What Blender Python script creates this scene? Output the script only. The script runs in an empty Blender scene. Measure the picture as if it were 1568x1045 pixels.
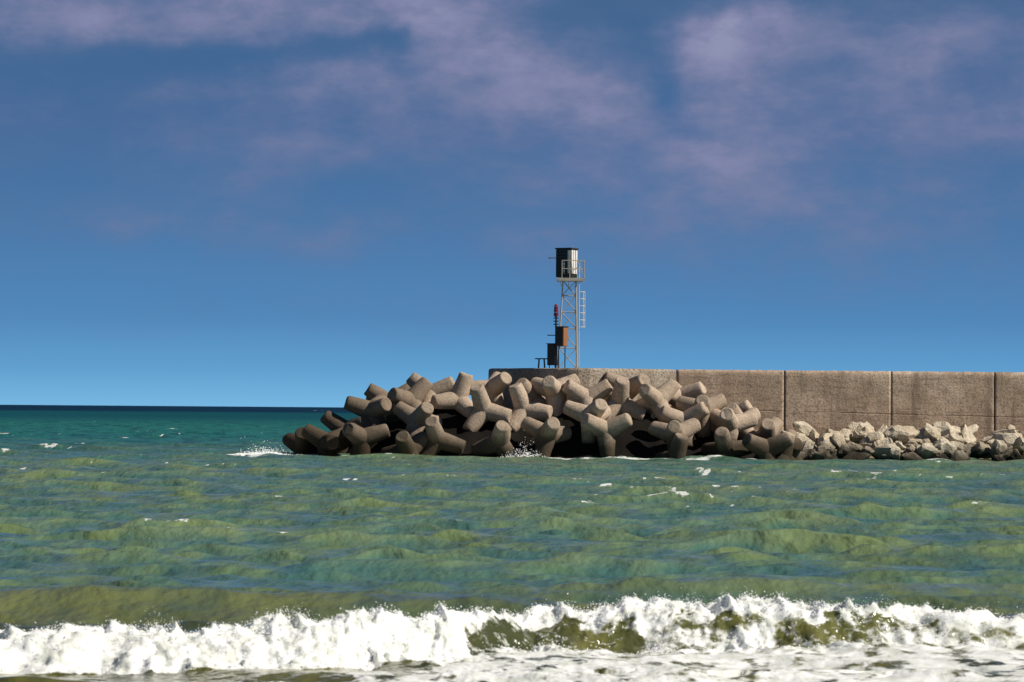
import bpy, bmesh, math, random, time
import numpy as np
from mathutils import Vector, Matrix, Quaternion
T0=time.time()
random.seed(7); rng=np.random.default_rng(11)
scene=bpy.context.scene
scene.view_settings.view_transform='Standard'
scene.view_settings.look='None'; scene.view_settings.exposure=0
col=scene.collection

# ------------------------------------------------------------------ noise
_tabs={}
def _tab(seed):
    if seed not in _tabs:
        r=np.random.default_rng(seed); a=r.random(65536)*2*np.pi
        _tabs[seed]=(np.cos(a).astype(np.float32),np.sin(a).astype(np.float32))
    return _tabs[seed]
def perlin(x,y,seed=0):
    gx,gy=_tab(seed)
    fx=np.floor(x); fy=np.floor(y)
    xi=fx.astype(np.int32); yi=fy.astype(np.int32)
    xf=(x-fx).astype(np.float32); yf=(y-fy).astype(np.float32)
    u=xf*xf*xf*(xf*(xf*6-15)+10); v=yf*yf*yf*(yf*(yf*6-15)+10)
    def g(a,b):
        i=(((xi+a)&255)<<8)|((yi+b)&255)
        return gx[i]*(xf-a)+gy[i]*(yf-b)
    n0=g(0,0)*(1-u)+g(1,0)*u; n1=g(0,1)*(1-u)+g(1,1)*u
    return (n0*(1-v)+n1*v)*1.5
def fbm(x,y,o=4,seed=0,gain=.5):
    s=0;a=1;t=0
    for i in range(o):
        s=s+a*perlin(x*2**i+i*17.3,y*2**i-i*9.1,seed+i); t+=a; a*=gain
    return s/t
def sstep(a,b,x):
    t=np.clip((x-a)/(b-a),0,1); return t*t*(3-2*t)

# ------------------------------------------------------------------ node helpers
def newmat(name):
    m=bpy.data.materials.new(name); m.use_nodes=True
    nt=m.node_tree; nt.nodes.clear()
    out=nt.nodes.new('ShaderNodeOutputMaterial')
    b=nt.nodes.new('ShaderNodeBsdfPrincipled')
    nt.links.new(b.outputs[0],out.inputs[0])
    return m,nt,b,out
def N(nt,t,**k):
    n=nt.nodes.new(t)
    for a,b in k.items(): setattr(n,a,b)
    return n
def setin(nt,sock,v):
    if isinstance(v,bpy.types.NodeSocket): nt.links.new(v,sock)
    else: sock.default_value=v
def MATH(nt,op,a,b=0.0,c=None,clamp=False):
    n=N(nt,'ShaderNodeMath',operation=op,use_clamp=clamp)
    setin(nt,n.inputs[0],a); setin(nt,n.inputs[1],b)
    if c is not None: setin(nt,n.inputs[2],c)
    return n.outputs[0]
def MIX(nt,f,a,b,blend='MIX'):
    n=N(nt,'ShaderNodeMix',data_type='RGBA',blend_type=blend)
    setin(nt,n.inputs[0],f); setin(nt,n.inputs[6],a); setin(nt,n.inputs[7],b)
    return n.outputs[2]
def MAPR(nt,v,a,b,c=0.0,d=1.0,smooth=True):
    n=N(nt,'ShaderNodeMapRange'); n.interpolation_type='SMOOTHSTEP' if smooth else 'LINEAR'
    setin(nt,n.inputs[0],v)
    for i,q in enumerate((a,b,c,d)): n.inputs[i+1].default_value=q
    return n.outputs[0]
def NOISE(nt,vec,scale,detail=4,rough=.55,mapscale=None,rot=0):
    if mapscale:
        mp=N(nt,'ShaderNodeMapping'); mp.inputs['Scale'].default_value=mapscale; mp.inputs['Rotation'].default_value=(0,0,rot)
        nt.links.new(vec,mp.inputs[0]); vec=mp.outputs[0]
    n=N(nt,'ShaderNodeTexNoise'); n.inputs['Scale'].default_value=scale
    n.inputs['Detail'].default_value=detail; n.inputs['Roughness'].default_value=rough
    nt.links.new(vec,n.inputs['Vector']); return n.outputs[0]
def C(r,g,b): return (r,g,b,1)
def BUMP(nt,b,h,strength,dist):
    n=N(nt,'ShaderNodeBump'); n.inputs['Strength'].default_value=strength; n.inputs['Distance'].default_value=dist
    nt.links.new(h,n.inputs['Height']); nt.links.new(n.outputs[0],b.inputs['Normal'])

def concrete(name,c1,c2,speck=.5,lines=False,wet=None,tet=False,bumpd=.06):
    m,nt,b,out=newmat(name)
    pos=N(nt,'ShaderNodeNewGeometry').outputs['Position']
    n1=NOISE(nt,pos,.45,5,.6); n2=NOISE(nt,pos,9,3,.7); n3=NOISE(nt,pos,2.2,5,.65)
    c=MIX(nt,MAPR(nt,n1,.35,.65),C(*c1),C(*c2))
    dark=tuple(v*.35 for v in c2)
    c=MIX(nt,MATH(nt,'MULTIPLY',MAPR(nt,n2,.47,.62),speck),c,C(*dark))
    c=MIX(nt,MATH(nt,'MULTIPLY',MAPR(nt,n3,.52,.72),.35 if tet else .45),c,C(*dark))
    h=MATH(nt,'ADD',n2,MATH(nt,'MULTIPLY',n3,.8))
    if lines:
        sep=N(nt,'ShaderNodeSeparateXYZ'); nt.links.new(pos,sep.inputs[0])
        slope=MATH(nt,'MULTIPLY',sep.outputs[0],.018)
        zz=MATH(nt,'ADD',MATH(nt,'ADD',sep.outputs[2],slope),MATH(nt,'MULTIPLY',n3,.16))
        d=MATH(nt,'ABSOLUTE',MATH(nt,'SUBTRACT',zz,3.42))
        seam=MATH(nt,'MULTIPLY',MATH(nt,'SUBTRACT',1.0,MAPR(nt,d,.015,.06)),MAPR(nt,n1,.38,.6))
        c=MIX(nt,MATH(nt,'MULTIPLY',seam,.5),c,C(*dark))
        h=MATH(nt,'SUBTRACT',h,seam)
        bo=NOISE(nt,pos,1.0,4,.7,(.5,.5,7.0))
        c=MIX(nt,MATH(nt,'MULTIPLY',MAPR(nt,bo,.5,.68),.5),c,C(*dark))
        st=NOISE(nt,pos,1.0,5,.65,(1.6,1.6,.16))
        c=MIX(nt,MATH(nt,'MULTIPLY',MAPR(nt,st,.5,.7),.6),c,C(*dark))
    if wet is not None:
        sep=N(nt,'ShaderNodeSeparateXYZ'); nt.links.new(pos,sep.inputs[0])
        z=MATH(nt,'ADD',sep.outputs[2],MATH(nt,'MULTIPLY',n1,-1.6))
        w=MATH(nt,'SUBTRACT',1.0,MAPR(nt,z,wet[0],wet[1]))
        c=MIX(nt,MATH(nt,'MULTIPLY',w,.95),c,C(.018,.015,.009))
    if tet:
        oi=N(nt,'ShaderNodeObjectInfo')
        c=MIX(nt,MATH(nt,'MULTIPLY',oi.outputs['Random'],.45),c,C(.13,.095,.062))
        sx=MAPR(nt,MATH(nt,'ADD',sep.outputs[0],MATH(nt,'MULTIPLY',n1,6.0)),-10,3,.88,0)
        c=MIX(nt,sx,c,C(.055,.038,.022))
    nt.links.new(c,b.inputs['Base Color']); b.inputs['Roughness'].default_value=.9
    b.inputs['Specular IOR Level'].default_value=.15
    BUMP(nt,b,h,.8,bumpd)
    return m
def plain(name,c,rough=.6,metal=0,var=.3):
    m,nt,b,out=newmat(name)
    pos=N(nt,'ShaderNodeNewGeometry').outputs['Position']
    n=NOISE(nt,pos,4,4,.6)
    nt.links.new(MIX(nt,MATH(nt,'MULTIPLY',MAPR(nt,n,.4,.7),var),C(*c),C(c[0]*.5,c[1]*.35,c[2]*.25)),b.inputs['Base Color'])
    b.inputs['Roughness'].default_value=rough; b.inputs['Metallic'].default_value=metal
    return m
M_wall=concrete('seawall_concrete',(.68,.51,.37),(.50,.36,.25),.6,lines=True,bumpd=.03)
M_head=concrete('pierhead_concrete',(.50,.42,.33),(.34,.27,.20),.7,bumpd=.10)
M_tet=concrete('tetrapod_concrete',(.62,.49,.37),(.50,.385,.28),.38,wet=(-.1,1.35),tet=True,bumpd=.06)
M_core=concrete('core_gap_shade',(.012,.010,.007),(.008,.006,.005),.5)  # near-black stands in for the shade in gaps between tetrapods
M_rock=concrete('limestone',(.76,.67,.51),(.56,.46,.33),.25,wet=(-.7,.6),bumpd=.14)
M_black=plain('black_paint_and_shade',(.012,.011,.010),.5)  # black parts, and painted shade on the cabin and cabinet
M_white=plain('white_paint',(.75,.73,.68),.5)
M_steel=plain('galvanised_steel',(.55,.48,.38),.5,.1)
M_brown=plain('rusty_box',(.30,.12,.04),.7)
M_red=plain('red_lantern',(.20,.012,.012),.4)
M_darkwood=plain('dark_timber',(.02,.016,.013),.8)

# ------------------------------------------------------------------ mesh helpers
def obj(name,me,parent=None,mats=()):
    o=bpy.data.objects.new(name,me); col.objects.link(o)
    for m in mats: me.materials.append(m)
    if parent: o.parent=parent
    return o
def bm_obj(name,bm,parent,mat,smooth=False):
    me=bpy.data.meshes.new(name); bm.normal_update(); bm.to_mesh(me); bm.free()
    if smooth:
        for p in me.polygons: p.use_smooth=True
    return obj(name,me,parent,[mat])
def beam(bm,a,b,r,seg=6):
    a=Vector(a);b=Vector(b);d=b-a
    q=d.to_track_quat('Z','Y').to_matrix().to_4x4()
    bmesh.ops.create_cone(bm,cap_ends=True,segments=seg,radius1=r,radius2=r,depth=d.length,matrix=Matrix.Translation((a+b)/2)@q)
def box(bm,c,s,rz=0,bev=0.0):
    r=bmesh.ops.create_cube(bm,size=1,matrix=Matrix.Translation(c)@Matrix.Rotation(rz,4,'Z')@Matrix.Diagonal((*s,1)))
    if bev:
        es=list({e for v in r['verts'] for e in v.link_edges})
        bmesh.ops.bevel(bm,geom=es,offset=bev,segments=2,affect='EDGES')
def empty(name,loc):
    e=bpy.data.objects.new(name,None); e.location=loc; col.objects.link(e); return e
def grid_mesh(name,X,Y,Z,smooth=True):
    r,c=X.shape
    co=np.stack([X,Y,Z],-1).reshape(-1,3).astype(np.float32)
    idx=np.arange(r*c,dtype=np.int32).reshape(r,c)
    f=np.stack([idx[:-1,:-1],idx[:-1,1:],idx[1:,1:],idx[1:,:-1]],-1).reshape(-1)
    me=bpy.data.meshes.new(name)
    me.vertices.add(len(co)); me.vertices.foreach_set('co',co.ravel())
    nf=len(f)//4
    me.loops.add(nf*4); me.loops.foreach_set('vertex_index',f)
    me.polygons.add(nf); me.polygons.foreach_set('loop_start',np.arange(0,nf*4,4,dtype=np.int32))
    me.update(calc_edges=True)
    if smooth: me.polygons.foreach_set('use_smooth',np.ones(nf,dtype=bool))
    return me

# ------------------------------------------------------------------ camera
cam_d=bpy.data.cameras.new('camera'); cam=bpy.data.objects.new('camera',cam_d); col.objects.link(cam)
cam_d.lens=112.5; cam_d.sensor_width=36; cam_d.clip_start=1; cam_d.clip_end=40000
R=Matrix.Rotation(math.radians(90+1.20),4,'X')@Matrix.Rotation(math.radians(.45),4,'Z')
cam.matrix_world=Matrix.Translation((0,0,3.1))@R
cam_d.dof.use_dof=True; cam_d.dof.focus_distance=200; cam_d.dof.aperture_fstop=4.5
scene.camera=cam

# ------------------------------------------------------------------ light
sun_el=math.radians(41); s_az=Vector((.962,-.272)).normalized()
sdir=Vector((s_az.x*math.cos(sun_el),s_az.y*math.cos(sun_el),math.sin(sun_el)))
sd=bpy.data.lights.new('sun','SUN'); sd.energy=5.0; sd.angle=math.radians(.5); sd.color=(1,.94,.85)
so=bpy.data.objects.new('sun',sd); col.objects.link(so); so.location=(60,-40,60)
so.rotation_euler=sdir.to_track_quat('Z','Y').to_euler()

# ------------------------------------------------------------------ sky
w=bpy.data.worlds.new('World'); scene.world=w; w.use_nodes=True
nt=w.node_tree; nt.nodes.clear()
out=N(nt,'ShaderNodeOutputWorld'); bg=N(nt,'ShaderNodeBackground'); bg.inputs[1].default_value=.1
nt.links.new(bg.outputs[0],out.inputs[0])
sky=N(nt,'ShaderNodeTexSky'); sky.sky_type='NISHITA'; sky.sun_disc=False
sky.sun_elevation=sun_el; sky.sun_rotation=math.atan2(s_az.x,s_az.y)
tc=N(nt,'ShaderNodeTexCoord'); gen=tc.outputs['Generated']
sep=N(nt,'ShaderNodeSeparateXYZ'); nt.links.new(gen,sep.inputs[0])
zx,zz=sep.outputs[0],sep.outputs[2]
cr=N(nt,'ShaderNodeValToRGB'); el=cr.color_ramp
stops=[(0,(.18,.48,.78)),(.012,(.105,.345,.64)),(.028,(.066,.235,.50)),(.057,(.048,.170,.39)),(.088,(.040,.125,.31)),(.128,(.042,.115,.26)),(.3,(.016,.045,.12)),(1,(.007,.020,.06))]
while len(el.elements)<len(stops): el.elements.new(.5)
for e,(p,c) in zip(el.elements,stops): e.position=p; e.color=(*c,1)
nt.links.new(MATH(nt,'MAXIMUM',zz,0.0),cr.inputs[0])
warp=N(nt,'ShaderNodeVectorMath',operation='MULTIPLY_ADD')
nz=N(nt,'ShaderNodeTexNoise'); nz.inputs['Scale'].default_value=20; nz.inputs['Detail'].default_value=7; nz.inputs['Roughness'].default_value=.55; nt.links.new(gen,nz.inputs['Vector'])
nt.links.new(nz.outputs['Color'],warp.inputs[0]); warp.inputs[1].default_value=(.06,.05,.036); nt.links.new(gen,warp.inputs[2])
ws=N(nt,'ShaderNodeSeparateXYZ'); nt.links.new(warp.outputs[0],ws.inputs[0])
wx=MATH(nt,'SUBTRACT',ws.outputs[0],.03); wz=MATH(nt,'SUBTRACT',ws.outputs[2],.018)
def blob(cx,cz,rx,rz,a):
    dx=MATH(nt,'DIVIDE',MATH(nt,'SUBTRACT',wx,cx),rx); dz=MATH(nt,'DIVIDE',MATH(nt,'SUBTRACT',wz,cz),rz)
    d=MATH(nt,'ADD',MATH(nt,'MULTIPLY',dx,dx),MATH(nt,'MULTIPLY',dz,dz))
    return MATH(nt,'MULTIPLY',MATH(nt,'EXPONENT',MATH(nt,'MULTIPLY',d,-1.0)),a)
def dirxy(px,py): return (px-784)/4900,(627-py)/4900
cov=None
for px,py,rx,ry,a in [(60,20,360,90,.60),(420,15,280,60,.60),(640,60,170,100,.60),(820,120,220,75,.55),(510,140,120,42,.42),(1110,65,85,38,.95),(1190,150,190,105,.40),
                      (1450,60,340,115,.48),(1400,200,400,115,.42),(900,220,260,105,.38),(200,210,380,85,.38),(560,230,280,55,.24),(700,370,480,42,.28),(200,350,360,40,.30),(1300,330,450,80,.34),(1250,430,420,50,.24),(500,480,480,36,.12)]:
    cx,cz=dirxy(px,py); b=blob(cx,cz,rx/4900,ry/4900,a)
    cov=b if cov is None else MATH(nt,'ADD',cov,b)
for px,py,rx,ry,a in [(380,95,200,32,-.6),(100,115,170,30,-.35),(1000,140,55,65,-.6),(560,78,40,20,-.5),(1420,110,100,45,-.3),(930,40,60,30,-.3)]:
    cx,cz=dirxy(px,py); cov=MATH(nt,'ADD',cov,blob(cx,cz,rx/4900,ry/4900,a))
cn=NOISE(nt,gen,34,9,.60,(1,1,2.0)); cn2=NOISE(nt,gen,10,6,.6,(1,1,2.8))
gen_cov=MATH(nt,'MULTIPLY',MAPR(nt,cn2,.38,.70),MAPR(nt,zz,.0,.12,.15,1))
cov=MATH(nt,'ADD',cov,MATH(nt,'MULTIPLY',gen_cov,.48))
cov=MATH(nt,'MULTIPLY',cov,MAPR(nt,cn,.28,.72,.60,1.2))
cc=MIX(nt,MAPR(nt,cov,.25,1.0,smooth=False),C(.105,.160,.315),C(.200,.212,.375))
cc=MIX(nt,MAPR(nt,cov,.85,1.6),cc,C(.31,.31,.48))
skyc=MIX(nt,MATH(nt,'MULTIPLY',MAPR(nt,cov,0,1.05),.84),cr.outputs[0],cc)
x10=N(nt,'ShaderNodeVectorMath',operation='SCALE'); nt.links.new(skyc,x10.inputs[0]); x10.inputs['Scale'].default_value=10
nt.links.new(MIX(nt,.95,sky.outputs[0],x10.outputs[0]),bg.inputs[0])

# ------------------------------------------------------------------ sea
ys=list(np.arange(26,34,.08))+list(np.arange(34,45.5,.032))
y=45.5
while y<600: ys.append(y); y*=1.0030
while y<15000: ys.append(y); y*=1.012
ys=np.array(ys,dtype=np.float32); u=np.linspace(-1,1,660).astype(np.float32)
Y=np.repeat(ys[:,None],len(u),1); X=(Y*(.19*u+.41*u**5)[None,:]).astype(np.float32)
dyr=np.gradient(ys)[:,None].astype(np.float32)
wn=fbm(X/9,Y/14,3,5); wn2=fbm(X/2.5+4,Y/4,2,8)
Z=np.zeros_like(X); DX=np.zeros_like(X); DY=np.zeros_like(X)
comps=[]
for n,l0,l1,A,spr in [(8,8,16,.036,.25),(14,3.2,7,.030,.42),(24,1.1,3,.0150,.55),(22,.4,1.0,.0030,.7)]:
    for i in range(n):
        l=l0*(l1/l0)**rng.random(); comps.append((l,A*(.6+.8*rng.random()),-math.pi/2-.32+spr*rng.normal(),rng.random()*6.28,l0))
for l,A,th,ph,l0 in comps:
    k=2*math.pi/l
    att=np.clip((l/dyr-2.2)/3,0,1)
    rows=np.where(att[:,0]>0)[0]
    if len(rows)==0: continue
    r=slice(rows[0],rows[-1]+1)
    p=(k*(math.cos(th)*X[r]+math.sin(th)*Y[r])+ph+wn[r]*(2.5 if l0>3 else 4)).astype(np.float32)
    am=A*att[r]*(1+(1.1*wn[r] if l0>3 else 1.4*wn2[r]))
    c=np.cos(p); q=.85*am
    Z[r]+=am*np.sin(p)
    DX[r]+=q*math.cos(th)*c; DY[r]+=q*math.sin(th)*c
print('waves',time.time()-T0)
foam=np.zeros_like(X)
wc=fbm(X/.7+3,Y/1.1,4,40)+1.1*(Z-.10)+.6*wn
foam=np.where(Y>75,sstep(.50,.76,wc)*.72,0).astype(np.float32)
def place(x0,y0,rx,ry,a):
    global foam
    j=slice(*np.searchsorted(ys,[y0-4*ry,y0+4*ry]))
    xx=X[j];yy_=Y[j]
    d=((xx-x0)/rx)**2+((yy_-y0)/ry)**2
    foam[j]=np.maximum(foam[j],a*np.exp(-d)*(.55+1.9*fbm(xx*3.2,yy_*2.2,3,77)))
for px,py,rx,a in [(48,690,.8,1.3),(75,635,1.5,1.1),(150,640,2,1.0),(335,652,.9,1.3),(460,735,.6,1.2),(540,736,.45,1.4),(685,742,.45,1.2),(880,742,.5,1.4),(1440,803,.3,1.2),
                   (490,630,7,1.3),(300,632,3,.9),(1080,730,.4,1.1),(250,700,.7,1),(1340,735,.45,1.1),(610,705,.7,1.1),(120,765,.3,1.1),(1230,775,.3,1.1),
                   (200,672,1.0,1.1),(90,668,.8,1),(265,660,.8,1),(1020,760,.3,1.1),(330,790,.25,1.1),(740,790,.25,1),(1480,840,.25,1.2),(400,720,.6,1.1),(180,697,.7,1.1),(320,690,.7,1.1),
                   (30,720,.5,1.1),(560,770,.3,1.1),(640,820,.22,1.1),(1180,820,.22,1),(960,775,.3,1.1),(220,830,.22,1)]:
    D=4900*3.1/(py-(620+.0078*px)); place((px-784)*D/4900,D,rx,rx*1.4+D*.003,a)
foot=np.interp(X,[-17,-14.5,-10,0,17,20,45],[199,197,194.6,193.8,193.9,198.5,199.5]).astype(np.float32)
wash=np.exp(-((Y-foot)/1.2)**2)*(X>-16)*(.50+1.4*fbm(X/1.6,Y/2,3,61))*np.where(X>18,.6,1)
foam=np.maximum(foam,np.clip(wash,0,1))
for x0,y0,rx,ry,sd_ in [(-16,197.5,2.5,6.5,63),(0.9,193,1.6,1.8,64),(-3,193.3,1.6,1.2,65),(7,193.2,1.2,1.0,67)]:
    foam=np.maximum(foam,np.exp(-(((X-x0)/rx)**2+((Y-y0)/ry)**2))*(.85+1.3*fbm(X*1.2,Y*.8,3,sd_)))
Z+=.16*np.exp(-((Y-foot)/1.8)**2)*(X>-16)*fbm(X/1.5,Y/2,3,66)
Z+=.30*np.exp(-(((X+15.7)/1.6)**2+((Y-197)/2.0)**2))*np.clip(.5+1.5*fbm(X*1.3,Y*1.3,3,69),0,2)
# shore breaker
m=ys<62; r=slice(0,int(m.sum())); x=X[r]; yv=Y[r]
e1=fbm(x*.8,yv*.3,3,90); e2=fbm(x*2.4,yv*.8,3,95); e4=fbm(x*6.5,yv*1.2,3,98)
toe=np.interp(x,[-12,-6.4,-2.3,-.9,.4,6.4,12],[35.8,36.8,38.2,39.5,41.7,42.2,43.3])+.38*e1+.20*e2
H=np.interp(x,[-12,-6.4,-5,-3,-1,.2,1.0,1.6,2.6,3.5,5,6.4,12],[.38,.40,.41,.45,.46,.43,.45,.53,.45,.51,.43,.38,.38])*(1+.26*e1+.16*e2)
Wd=np.interp(x,[-2,.5],[1.15,1.0])
s=yv-toe
prof=np.where(s<Wd,sstep(0,1,np.clip(s/Wd,0,1))**.75,np.exp(-np.clip((s-Wd)/1.7,0,9)**2))
zb=Z[r]*np.where(np.abs(s-.8)<4,.35,.8)+H*prof
DY[r]=DY[r]*.6-.30*H*np.clip(prof,0,1)**2
sw=np.exp(-((yv-(48.3+.1*x))/1.1)**2)*.30*sstep(1.5,-2.5,x)+np.exp(-((yv-(52+.2*x))/1.3)**2)*.2*sstep(-1,4,x)
zb=zb+sw
left=sstep(.2,-1.0,x+.9*e2)
lace=fbm(x*2.0,yv*1.3,5,110,.6); lace2=fbm(x*5,yv*4,3,120,.6)
strk=fbm(x*1.1+yv*1.6,yv*3.2-x*1.1,4,125,.6)
f=left*sstep(-.25,0,s+.25*lace)*sstep(Wd+.55,Wd+.15,s+.35*lace)*1.15
right=1-left
crest=sstep(.45,.75,s+.55*lace+.25*strk)*sstep(Wd+.5,Wd+.15,s+.4*lace)
veil=np.exp(-(np.abs(strk)/.09)**1.5)*.60
face=sstep(-.3,.1,s)*sstep(1.0,.7,s)*np.clip(.60+1.4*lace+.5*strk,0,1.1)
def hole(x0,s0,rx,rs,a): return a*np.exp(-(((x-x0)/rx)**2+((s-s0)/rs)**2))
holes=hole(.25,.40,.60,.42,1.1)+hole(1.3,.22,.45,.22,.9)+hole(4.1,.38,.45,.26,.8)
fr_=np.maximum(crest*1.1,np.maximum(face-holes*(1+.9*lace),veil*sstep(-.2,.2,s)*sstep(1.2,.9,s)))
f=np.maximum(f,right*fr_)
f=np.maximum(f,right*(.62+.9*lace+.4*strk)*sstep(-.3,.1,s)*sstep(1.0,.7,s)*(1-np.clip(holes,0,1)))
edge=np.interp(yv,[34,36.5,38.5,40.5,42],[-2.8,-2.0,-1.2,-.9,-.6])
front=sstep(-.5,.6,x-edge+1.4*lace)*sstep(.15,-.1,s+.3*lace)*(.76+1.1*lace+.30*lace2+.35*strk)
f=np.maximum(f,front-hole(1.35,-.1,.5,.2,.7))
f=np.maximum(f,sstep(37.0,35.2,yv)*(.36+1.3*lace)*sstep(-5.5,-1,x+lace*3))
f=np.clip(f,0,1.2)
band=np.exp(-np.clip((np.abs(s-.6)-.8)/.5,0,9)**2)
fl=np.clip(f,0,1)**.7
b1=fbm(x*2.2+.8*e1,yv*1.5,3,130,.5); b2=fbm(x*7+.5*e2,yv*4.5,5,140,.7); b3=fbm(x*18,yv*13,3,160,.7)
lump=fl*(band*(.13*b1+.065*b2+.022*b3)+(1-band)*(.028*b1+.022*b2+.009*b3))
fringe=np.exp(-((s-Wd)/.28)**2)*fl*np.clip(e4+.15,0,1)*.16
zb=zb+lump+fringe; DY[r]-=fl*band*(.15*b1+.08*b2+.03*b3); DX[r]+=fl*band*(.06*fbm(x*3,yv*3,4,150)+.02*b3)
Z[r]=zb
foam[r]=np.where(yv<46,f,foam[r])
me=grid_mesh('sea',X+DX,Y+DY,Z)
at=me.attributes.new('foam','FLOAT','POINT'); at.data.foreach_set('value',foam.astype(np.float32).ravel())
sea=obj('sea',me)
print('sea',time.time()-T0)
m,nt,b,out=newmat('sea_water')
pos=N(nt,'ShaderNodeNewGeometry').outputs['Position']
sp=N(nt,'ShaderNodeSeparateXYZ'); nt.links.new(pos,sp.inputs[0])
big=NOISE(nt,pos,.05,4,.6,(1,.6,1)); mid=NOISE(nt,pos,.50,4,.55,(1,.40,1),-.2); fine=NOISE(nt,pos,3.0,3,.5,(1,.6,1),-.25)
chop=NOISE(nt,pos,1.1,3,.5,(1,.5,1),-.3)
olive=MIX(nt,MAPR(nt,mid,.38,.62),C(.075,.165,.130),C(.145,.205,.085))
olive=MIX(nt,MAPR(nt,chop,.50,.66,0,.38),olive,C(.23,.30,.15))
olive=MIX(nt,MAPR(nt,chop,.48,.34,0,.45),olive,C(.035,.10,.095))
olive=MIX(nt,MAPR(nt,big,.40,.66,0,.45),olive,C(.06,.175,.150))
olive=MIX(nt,MAPR(nt,sp.outputs[2],.02,.28,0,.45),olive,C(.24,.30,.13))  # crests tinted lighter green, imitating light through the wave tops
olive=MIX(nt,MAPR(nt,sp.outputs[2],.0,-.18,0,.55),olive,C(.045,.12,.13))  # troughs tinted blue-grey, sky reflection put into the base colour
yy=MATH(nt,'ADD',sp.outputs[1],MATH(nt,'MULTIPLY',MATH(nt,'SUBTRACT',big,.5),160.0))
nearc=MIX(nt,MAPR(nt,sp.outputs[1],60,38),olive,MIX(nt,MAPR(nt,mid,.3,.7),C(.045,.050,.016),C(.15,.14,.035)))
c=MIX(nt,MAPR(nt,yy,130,320),nearc,C(.018,.15,.125))
c=MIX(nt,MAPR(nt,yy,380,900),c,C(.006,.075,.090))
c=MIX(nt,MAPR(nt,sp.outputs[1],1300,1900),c,C(.002,.012,.045))
farc=MATH(nt,'MULTIPLY',MAPR(nt,mid,.42,.62),MAPR(nt,sp.outputs[1],150,260,0,.6))
c=MIX(nt,farc,c,C(.004,.05,.055))
fa=N(nt,'ShaderNodeAttribute',attribute_name='foam').outputs['Fac']
fn=NOISE(nt,pos,7,5,.7)
ff=MATH(nt,'ADD',fa,MATH(nt,'MULTIPLY',MATH(nt,'SUBTRACT',fn,.5),1.0))
ff=MAPR(nt,ff,.40,.74)
ff=MATH(nt,'MULTIPLY',ff,MAPR(nt,fa,.05,.2))
nt.links.new(c,b.inputs['Base Color'])
nt.links.new(MAPR(nt,sp.outputs[1],90,500,.16,.5),b.inputs['Roughness']); b.inputs['IOR'].default_value=1.33
nt.links.new(MAPR(nt,sp.outputs[1],140,900,.6,.06),b.inputs['Specular IOR Level'])
h=MATH(nt,'ADD',fine,MATH(nt,'MULTIPLY',chop,2.5))
BUMP(nt,b,h,1.0,.08)
df=N(nt,'ShaderNodeBsdfPrincipled'); df.inputs['Roughness'].default_value=.8
fn3=NOISE(nt,pos,3,5,.65)
fcol=MIX(nt,MAPR(nt,fn3,.38,.6),C(.70,.72,.64),C(.94,.94,.91)); nt.links.new(fcol,df.inputs['Base Color'])
bn=N(nt,'ShaderNodeBump'); bn.inputs['Strength'].default_value=.5; bn.inputs['Distance'].default_value=.03
nt.links.new(NOISE(nt,pos,14,5,.7),bn.inputs['Height']); nt.links.new(bn.outputs[0],df.inputs['Normal'])
ms=N(nt,'ShaderNodeMixShader'); nt.links.new(ff,ms.inputs[0]); nt.links.new(b.outputs[0],ms.inputs[1]); nt.links.new(df.outputs[0],ms.inputs[2])
nt.links.new(ms.outputs[0],out.inputs[0])
me.materials.append(m)

# spray droplets thrown off the breaker and the pile foot
fx=(X+DX)[r]; fy=(Y+DY)[r]; fz=Z[r]
e3=fbm(fx*1.3,fy*0+3,3,171)
cand=np.argwhere((np.clip(f,0,1)>.8)&(np.abs(s-Wd)<.35)&(np.abs(x)<9))
cand2=np.argwhere((np.clip(f,0,1)>.5)&(s>-.4)&(s<1.4)&(np.abs(x)<9))
V=[];F=[]
ico=[(0,0,1),(.94,0,-.33),(-.47,.82,-.33),(-.47,-.82,-.33)]
def drop(cx,cy,cz,rr):
    n=len(V)
    for a in ico: V.append((cx+a[0]*rr,cy+a[1]*rr,cz+a[2]*rr))
    F.extend([(n,n+1,n+2),(n,n+2,n+3),(n,n+3,n+1),(n+1,n+3,n+2)])
for (i,j) in cand[rng.choice(len(cand),14000)]:
    g=max(.15,.35+2.6*e3[i,j]); hgt=rng.exponential(.055)*g
    drop(fx[i,j]+rng.normal()*.03,fy[i,j]+rng.normal()*.05,fz[i,j]+hgt,(.003+.010*rng.random()**3)*(1-.5*min(1,hgt*4)))
for (i,j) in cand2[rng.choice(len(cand2),9000)]:
    drop(fx[i,j]+rng.normal()*.03,fy[i,j]-abs(rng.normal())*.04,fz[i,j]+rng.exponential(.02),.004+.010*rng.random()**2)
for i in range(1300):
    a=rng.normal()
    drop(-15.2+a*.9,197+rng.normal()*.8,.1+rng.exponential(.20)*math.exp(-a*a*.5),.010+.028*rng.random()**2)
for i in range(700):
    a=rng.normal(); drop(.8+a*.7,193.6+rng.normal()*.3,.1+rng.exponential(.25)*math.exp(-a*a*.5),.010+.028*rng.random()**2)
me=bpy.data.meshes.new('sea_spray'); me.from_pydata(V,[],F)
spm,nt,b,out=newmat('spray_white'); b.inputs['Base Color'].default_value=C(.88,.89,.88); b.inputs['Roughness'].default_value=.6
obj('sea_spray',me,None,[spm])

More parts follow.
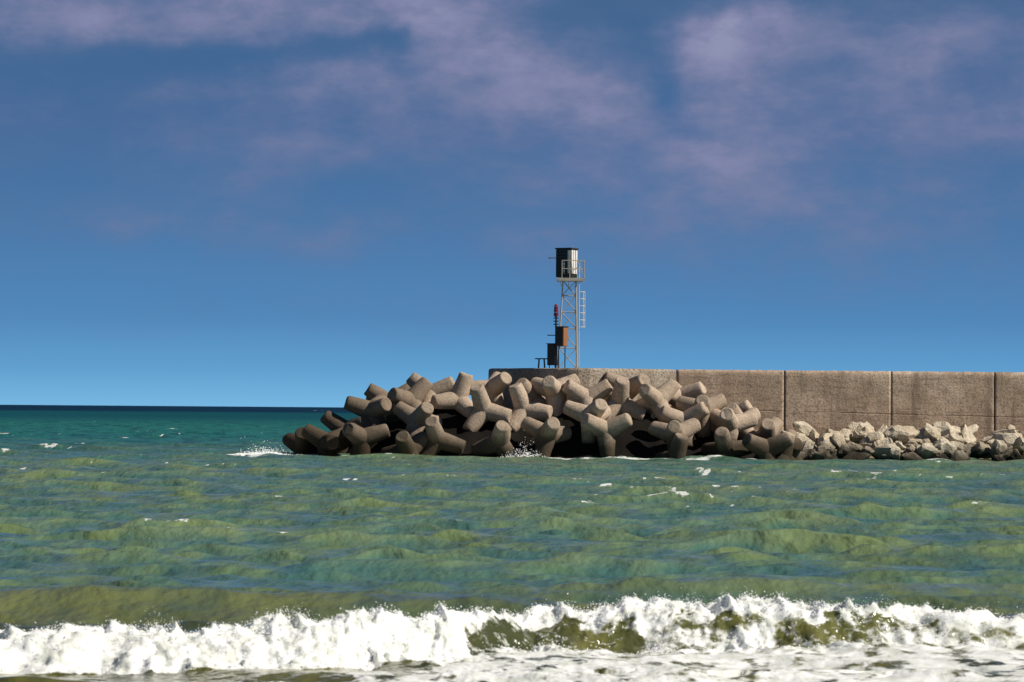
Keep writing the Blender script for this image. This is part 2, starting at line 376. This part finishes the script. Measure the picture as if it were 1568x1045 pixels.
# ------------------------------------------------------------------ seawall
TOP=5.66
wall=empty('concrete_seawall',(10.6,205.2,0))
jx=[10.6,17.5,24.4,31.1,37.9,44.7,51.5]
for i in range(6):
    x0,x1=jx[i]+.025,jx[i+1]-.025; y0=205.2+(x0-10.6)*.045
    bm=bmesh.new(); nx=48; nz=26; L=x1-x0
    off=random.uniform(-.02,.02)
    ga,gb=np.meshgrid(x0+L*np.arange(nx+1)/nx,-1+(TOP+1)*np.arange(nz+1)/nz,indexing='ij')
    dd=fbm(ga*.9,gb*.9,2,31)*.03; tp=fbm(ga*2.3,gb*0+1,3,33)*.05
    vs=[[bm.verts.new((ga[a,c_],y0+(ga[a,c_]-x0)*.045+dd[a,c_]+off+(.05 if c_==nz else 0),gb[a,c_]+(tp[a,c_] if c_==nz else 0))) for c_ in range(nz+1)] for a in range(nx+1)]
    for a in range(nx):
        for c_ in range(nz):
            fc=bm.faces.new((vs[a][c_],vs[a+1][c_],vs[a+1][c_+1],vs[a][c_+1])); fc.smooth=True
    bk=[bm.verts.new((x0+L*a/nx,y0+1.6+(L*a/nx)*.045,TOP)) for a in range(nx+1)]
    for a in range(nx): bm.faces.new((vs[a][nz],vs[a+1][nz],bk[a+1],bk[a]))
    lo=[bm.verts.new((v.co.x,v.co.y,-1)) for v in (bk[0],bk[-1])]
    bm.faces.new([lo[0]]+[vs[0][k] for k in range(nz+1)]+[bk[0]])
    bm.faces.new([bk[-1]]+[vs[nx][k] for k in range(nz,-1,-1)]+[lo[1]])
    bm.faces.new(bk+[lo[1],lo[0]])
    bmesh.ops.recalc_face_normals(bm,faces=bm.faces)
    o=bm_obj('wall_section_%d'%(i+1),bm,wall,M_wall); o.matrix_parent_inverse=Matrix.Translation((-10.6,-205.2,0))
bm=bmesh.new(); box(bm,(31,211.5,1.7),(42,8,3.4)); o=bm_obj('quay_deck',bm,wall,M_wall); o.matrix_parent_inverse=Matrix.Translation((-10.6,-205.2,0))
# pier head
pts=[(-1.5,206.6),(2.9,202.3),(3.5,201.85),(4.2,201.7),(4.9,201.8),(5.6,202.15),(10.55,205.1),(10.6,214),(2,215.5),(-1.5,213)]
bm=bmesh.new(); P=[]
for i in range(len(pts)):
    a=Vector(pts[i]); b2_=Vector(pts[(i+1)%len(pts)]); n=max(1,int((b2_-a).length/.25))
    P+=[a.lerp(b2_,k/n) for k in range(n)]
ctr=Vector((4,208)); levels=[-1,1,3,4,4.8,5.3,5.52,5.62,5.66]
rings=[]
for z in levels:
    inset=.0 if z<5.4 else {5.52:.02,5.62:.07,5.66:.18}[z]
    ring=[]
    for k,p in enumerate(P):
        dd=(ctr-p).normalized()*inset
        nn=float(fbm(np.array([p.x*1.7+p.y]),np.array([z*1.7]),3,36)[0])*.05
        ring.append(bm.verts.new((p.x+dd.x+nn,p.y+dd.y+nn,z+(nn*.5 if z>5 else 0))))
    rings.append(ring)
for a,b_ in zip(rings[:-1],rings[1:]):
    for k in range(len(P)):
        k2=(k+1)%len(P); bm.faces.new((a[k],a[k2],b_[k2],b_[k]))
bm.faces.new(rings[-1])
bmesh.ops.recalc_face_normals(bm,faces=bm.faces)
bm_obj('pier_head',bm,None,M_head)
print('wall',time.time()-T0)

# ------------------------------------------------------------------ tetrapods
cxs=[-14.2,-13.6,-12,-11,-9.75,-7.9,-5.3,-3.4,-1.8,.65,2.7,4.5,6,8,10.4,11.5,13.1,14.5,15.5,17.4,18.4]
czs=[1.0,1.4,1.7,2.4,3.5,4.4,5.35,5.5,5.3,5.05,5.1,5.35,5.55,5.15,4.95,4.3,3.8,3.5,2.8,2.3,1.2]
def T(x,y):
    c=np.interp(x,cxs,czs); rp=np.clip((y-195.2)/5.0,0,1)
    return np.where(c>1.5,1.5+(c-1.5)*rp,c)
def solid(x,y):
    wy=np.where(x>10.6,205.2+(x-10.6)*.045,np.where(x>4.2,201.7+(x-4.2)*.53,201.7+(4.2-x)*.86))
    return (y>wy)&(x>-1.5)
def ground(x,y): return np.where(solid(x,y),30,np.maximum(T(x,y)-2.6,-1.2))
dirs=np.array([(0,0,1),(.943,0,-.333),(-.471,.816,-.333),(-.471,-.816,-.333)])
S=.98; K=.87
ts=[.0,.45,.85,1.2,1.42]; rs=[.66*K,.66*K,.60*K,.54*K,.48*K]
loc=[];rad=[]
for d in dirs:
    for t,q in zip(ts,rs):
        if t==0 and len(loc): continue
        loc.append(d*t*S); rad.append(q*.76*S)
loc=np.array(loc); rad=np.array(rad)
def rrot():
    q=rng.normal(size=4); q/=np.linalg.norm(q); return Quaternion(q)
placed=[];EC=np.zeros((0,3));ER=np.zeros(0); fails=0
while fails<110 and len(placed)<340:
    best=None
    for k in range(14):
        px=rng.uniform(-13.6,17.6); py=rng.uniform(195.0,203.2)
        if px<-9: py=rng.uniform(196.3,202)
        q=rrot(); Rm=np.array(q.to_matrix()); c=loc@Rm.T+np.array([px,py,0])
        zmin=np.max(ground(c[:,0],c[:,1])+rad-c[:,2])
        if zmin>8: continue
        if len(ER):
            near=(np.abs(EC[:,0]-px)<3.1)&(np.abs(EC[:,1]-py)<3.1)
            E=EC[near];r2=ER[near]
            if len(E):
                d2=(c[:,None,0]-E[None,:,0])**2+(c[:,None,1]-E[None,:,1])**2
                Rr=(rad[:,None]+r2[None,:])**2-d2
                zc=np.where(Rr>0,E[None,:,2]+np.sqrt(np.maximum(Rr,0))-c[:,None,2],-99)
                zmin=max(zmin,zc.max())
        ztop=(c[:,2]+zmin+rad).max()
        sc=ztop-float(T(px,py))
        if best is None or sc<best[0]: best=(sc,px,py,zmin,q,c+np.array([0,0,zmin]))
    if best and best[0]<.08:
        placed.append(best); EC=np.vstack([EC,best[5]]); ER=np.concatenate([ER,rad]); fails=0
    else: fails+=1
print('tetrapods',len(placed),time.time()-T0)
def tetramesh(name,seed):
    bm=bmesh.new(); prof=[(0,.70),(.5,.665),(.8,.63),(1.35,.56),(1.62,.53),(1.72,.49),(1.76,.42)]
    seg=22
    for d in dirs:
        q=Vector(d).to_track_quat('Z','Y').to_matrix()
        prev=None
        for t,rr in prof:
            rr*=K
            ring=[bm.verts.new(q@Vector((rr*math.cos(2*math.pi*k/seg),rr*math.sin(2*math.pi*k/seg),t))*S) for k in range(seg)]
            if prev:
                for k in range(seg):
                    fc=bm.faces.new((prev[k],prev[(k+1)%seg],ring[(k+1)%seg],ring[k])); fc.smooth=True
            prev=ring
        bm.faces.new(prev)
    for v in bm.verts:
        n=math.sin(v.co.x*5+seed)*math.sin(v.co.y*4.3+seed*2)*math.sin(v.co.z*4.7)*.025
        v.co*=1+n
    bm.normal_update(); me=bpy.data.meshes.new(name); bm.to_mesh(me); bm.free(); me.materials.append(M_tet)
    return me
tm=[tetramesh('tetrapod_%d'%i,i*1.7) for i in range(3)]
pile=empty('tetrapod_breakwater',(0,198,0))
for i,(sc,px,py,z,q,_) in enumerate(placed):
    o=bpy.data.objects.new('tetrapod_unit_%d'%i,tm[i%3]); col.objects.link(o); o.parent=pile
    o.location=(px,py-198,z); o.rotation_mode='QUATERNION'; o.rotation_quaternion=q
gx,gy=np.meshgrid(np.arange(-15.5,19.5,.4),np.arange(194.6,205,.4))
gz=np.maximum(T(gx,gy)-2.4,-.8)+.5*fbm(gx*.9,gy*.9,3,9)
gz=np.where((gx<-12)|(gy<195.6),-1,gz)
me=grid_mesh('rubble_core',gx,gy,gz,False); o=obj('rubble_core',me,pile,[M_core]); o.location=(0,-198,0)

# ------------------------------------------------------------------ limestone boulders
RV=[];RF=[]
tb=bmesh.new(); bmesh.ops.create_icosphere(tb,subdivisions=3,radius=1)
bv=np.array([v.co[:] for v in tb.verts]); tb.verts.index_update(); bf=[[v.index for v in f_.verts] for f_ in tb.faces]; tb.free()
def rock(c,size):
    p=bv.copy()
    for _ in range(12):
        n=rng.normal(size=3); n/=np.linalg.norm(n); d=rng.uniform(.45,.82)
        k=p@n; p-=np.maximum(k-d,0)[:,None]*n[None,:]
    o3=rng.uniform(0,9,size=3)
    p*=(1+.07*np.sin(p[:,0]*6+o3[0])*np.sin(p[:,1]*7+o3[1])+.05*np.sin(p[:,2]*13+o3[2]+p[:,0]*9))[:,None]
    p*=np.array([rng.uniform(.85,1.45),rng.uniform(.75,1.1),rng.uniform(.55,.95)])*size
    M=np.array(rrot().to_matrix()) if rng.random()<.3 else np.array(Matrix.Rotation(rng.uniform(0,6.28),3,'Z')@Matrix.Rotation(rng.normal()*.4,3,'X'))
    p=p@M.T+np.array(c)
    over=p[:,2].max()-2.75
    if over>0: p[:,2]-=over
    n0=len(RV)
    RV.extend(p.tolist()); RF.extend([[a+n0 for a in f_] for f_ in bf])
for i in range(230):
    x_=rng.uniform(17.6,52); t=rng.random()
    y_=199.4+(x_-18)*.03+t*5.2
    z=-.1+1.95*t**.8+rng.normal()*.2
    if x_<19.5: z*=.8
    sz=rng.choice([.4,.6,.8,1.0,1.25],p=[.22,.25,.23,.18,.12])*rng.uniform(.85,1.15)
    if sz>.9: z-=.25
    y_=min(y_,205.1+(x_-10.6)*.045-sz*1.1)
    rock((x_,y_,z),sz)
me=bpy.data.meshes.new('limestone_boulders'); me.from_pydata(RV,[],RF); obj('limestone_boulders',me,None,[M_rock])
print('rocks',time.time()-T0)

# ------------------------------------------------------------------ light tower
B=Vector((3.50,204.6,TOP))
tw=empty('harbour_light_tower',B)
bm=bmesh.new()
def leg(ix,iy,z):
    t=z/5.63
    x0=-.56 if ix<0 else .66; x1=-.27 if ix<0 else .56
    return Vector((x0+(x1-x0)*t,iy*(.52-.14*t),z))
for ix in(-1,1):
    for iy in(-1,1): beam(bm,leg(ix,iy,0),leg(ix,iy,5.63),.045)
lv=[0,1.3,2.55,3.6,4.65,5.6]
cs=[(-1,-1),(1,-1),(1,1),(-1,1)]
for a,b_ in zip(lv[:-1],lv[1:]):
    for k in range(4):
        p,q=cs[k],cs[(k+1)%4]
        beam(bm,leg(*p,a),leg(*q,b_),.022); beam(bm,leg(*q,a),leg(*p,b_),.022)
        beam(bm,leg(*p,b_),leg(*q,b_),.026)
for ix in(-1,1):
    for iy in(-1,1):
        p=leg(ix,iy,0); box(bm,(p.x,p.y,.04),(.26,.26,.08))
bm_obj('lattice_mast',bm,tw,M_steel)
bm=bmesh.new()
for yy_ in(-.2,.2): beam(bm,(.78,yy_,.1),(.78,yy_,6.7),.022)
for k in range(22): beam(bm,(.78,-.2,.3+k*.28),(.78,.2,.3+k*.28),.014)
for k in range(6):
    z=2.65+k*.45; pr=None
    for a in range(9):
        th=-math.pi/2+math.pi*a/8; p=Vector((.78+.36*math.cos(th),.34*math.sin(th),z))
        if pr: beam(bm,pr,p,.02,5)
        pr=p
for a in(0,2,4,6,8):
    th=-math.pi/2+math.pi*a/8; beam(bm,(.78+.36*math.cos(th),.34*math.sin(th),2.65),(.78+.36*math.cos(th),.34*math.sin(th),4.9),.02,5)
bm_obj('cage_ladder',bm,tw,M_white)
bm=bmesh.new(); box(bm,(.22,0,5.72),(1.75,1.5,.10)); box(bm,(.22,-.73,5.66),(1.75,.06,.16)); box(bm,(.22,.73,5.66),(1.75,.06,.16))
for k in(-.5,.1,.7): beam(bm,(k,-.6,5.6),(k*.6,-.35,5.1),.02)
bm_obj('platform',bm,tw,M_steel)
bm=bmesh.new()
for (x0,y0) in [(-.35,-.72),(.15,-.72),(.62,-.72),(1.08,-.72),(1.08,0),(1.08,.72),(.4,.72),(-.3,.72)]: beam(bm,(x0,y0,5.77),(x0,y0,6.88),.024)
for z in(6.35,6.88):
    beam(bm,(-.35,-.72,z),(1.08,-.72,z),.02); beam(bm,(1.08,-.72,z),(1.08,.72,z),.02); beam(bm,(1.08,.72,z),(-.3,.72,z),.02)
beam(bm,(.66,-.72,6.88),(1.08,-.72,5.8),.016)
bm_obj('guard_rail',bm,tw,M_steel)
th=math.radians(26)
bm=bmesh.new(); box(bm,(-.03,0,6.72),(1.06,1.06,1.8),-th,.02); bm_obj('lantern_cabin',bm,tw,M_black)  # black puts the shade of the left-front face into the colour
def fr(u_,v_,z):
    v=Matrix.Rotation(-th,3,'Z')@Vector((u_,v_,0)); return Vector((v.x-.03,v.y,z))
bm=bmesh.new()
for v_,wd in((-.36,.22),(-.06,.24),(.28,.26)): box(bm,fr(.545,v_,6.80),(.03,wd,1.5),-th)
box(bm,fr(.40,-.545,6.80),(.16,.03,1.45),-th)
box(bm,fr(.06,-.545,6.45),(.10,.03,.8),-th)
bm_obj('cabin_white_lit_panels',bm,tw,M_white)  # white strips paint the sunlit side of the cabin
bm=bmesh.new(); box(bm,(-.03,0,7.66),(1.16,1.16,.07),-th); 
for k in range(7): box(bm,fr(-.18,-.54,6.1+k*.22),(.6,.05,.04),-th)
bm_obj('cabin_roof',bm,tw,M_darkwood)
bm=bmesh.new(); beam(bm,(-1.2,-.2,7.05),(-.5,-.2,7.05),.03); beam(bm,(-1.15,-.2,6.98),(-1.15,-.2,7.14),.045)
beam(bm,(.3,.3,7.66),(.3,.3,7.9),.015)
bm_obj('bracket_arm',bm,tw,M_steel)
cab=empty('electrical_cabinet',B+Vector((-.32,-.85,0)))
bm=bmesh.new(); box(bm,(0,0,2.0),(.62,.5,1.22),-math.radians(38),.02); bm_obj('housing',bm,cab,M_brown)
bm=bmesh.new(); r3=Matrix.Rotation(-math.radians(38),3,'Z')
v=r3@Vector((-.02,-.262,0)); box(bm,(v.x,v.y,2.0),(.56,.03,1.14),-math.radians(38))  # black panel paints the shade on the box's left-front face
box(bm,(0,0,2.64),(.7,.58,.05),-math.radians(38))
for sx in(-.2,.2): beam(bm,(sx,.0,0),(sx,.0,1.4),.04)
bm_obj('shade_panel_lid_legs',bm,cab,M_black)
pl=empty('red_signal_lantern',B+Vector((-.70,-.6,0)))
bm=bmesh.new(); beam(bm,(0,0,0),(0,0,3.3),.06,10)
for k in range(4): beam(bm,(-.16,0,2.8+k*.2),(.16,0,2.8+k*.2),.035)
beam(bm,(-.55,0,2.1),(.1,0,2.1),.03)
bm_obj('post',bm,pl,M_black)
bm=bmesh.new()
bmesh.ops.create_cone(bm,cap_ends=True,segments=14,radius1=.15,radius2=.13,depth=.34,matrix=Matrix.Translation((0,0,3.75)))
bmesh.ops.create_cone(bm,cap_ends=True,segments=14,radius1=.17,radius2=.04,depth=.16,matrix=Matrix.Translation((0,0,4.02)))
bmesh.ops.create_cone(bm,cap_ends=True,segments=14,radius1=.12,radius2=.16,depth=.26,matrix=Matrix.Translation((0,0,3.42)))
bm_obj('lantern',bm,pl,M_red)
bb=empty('battery_box',B+Vector((-.92,-.5,0)))
bm=bmesh.new(); box(bm,(0,0,.86),(.52,.45,1.35),-.5,.02); box(bm,(0,0,1.56),(.60,.52,.06),-.5)
for sx in(-.18,.18): beam(bm,(sx,0,0),(sx,0,.25),.035)
bm_obj('box_body',bm,bb,M_black)
bn_=empty('mooring_bench',B+Vector((-1.6,-.4,0)))
bm=bmesh.new(); box(bm,(0,0,.60),(.85,.45,.07),0,.01)
for sx in(-.2,.2):
    for sy in(-.14,.14): beam(bm,(sx,sy,0),(sx*.8,sy,.58),.05)
bm_obj('seat_and_legs',bm,bn_,M_darkwood)
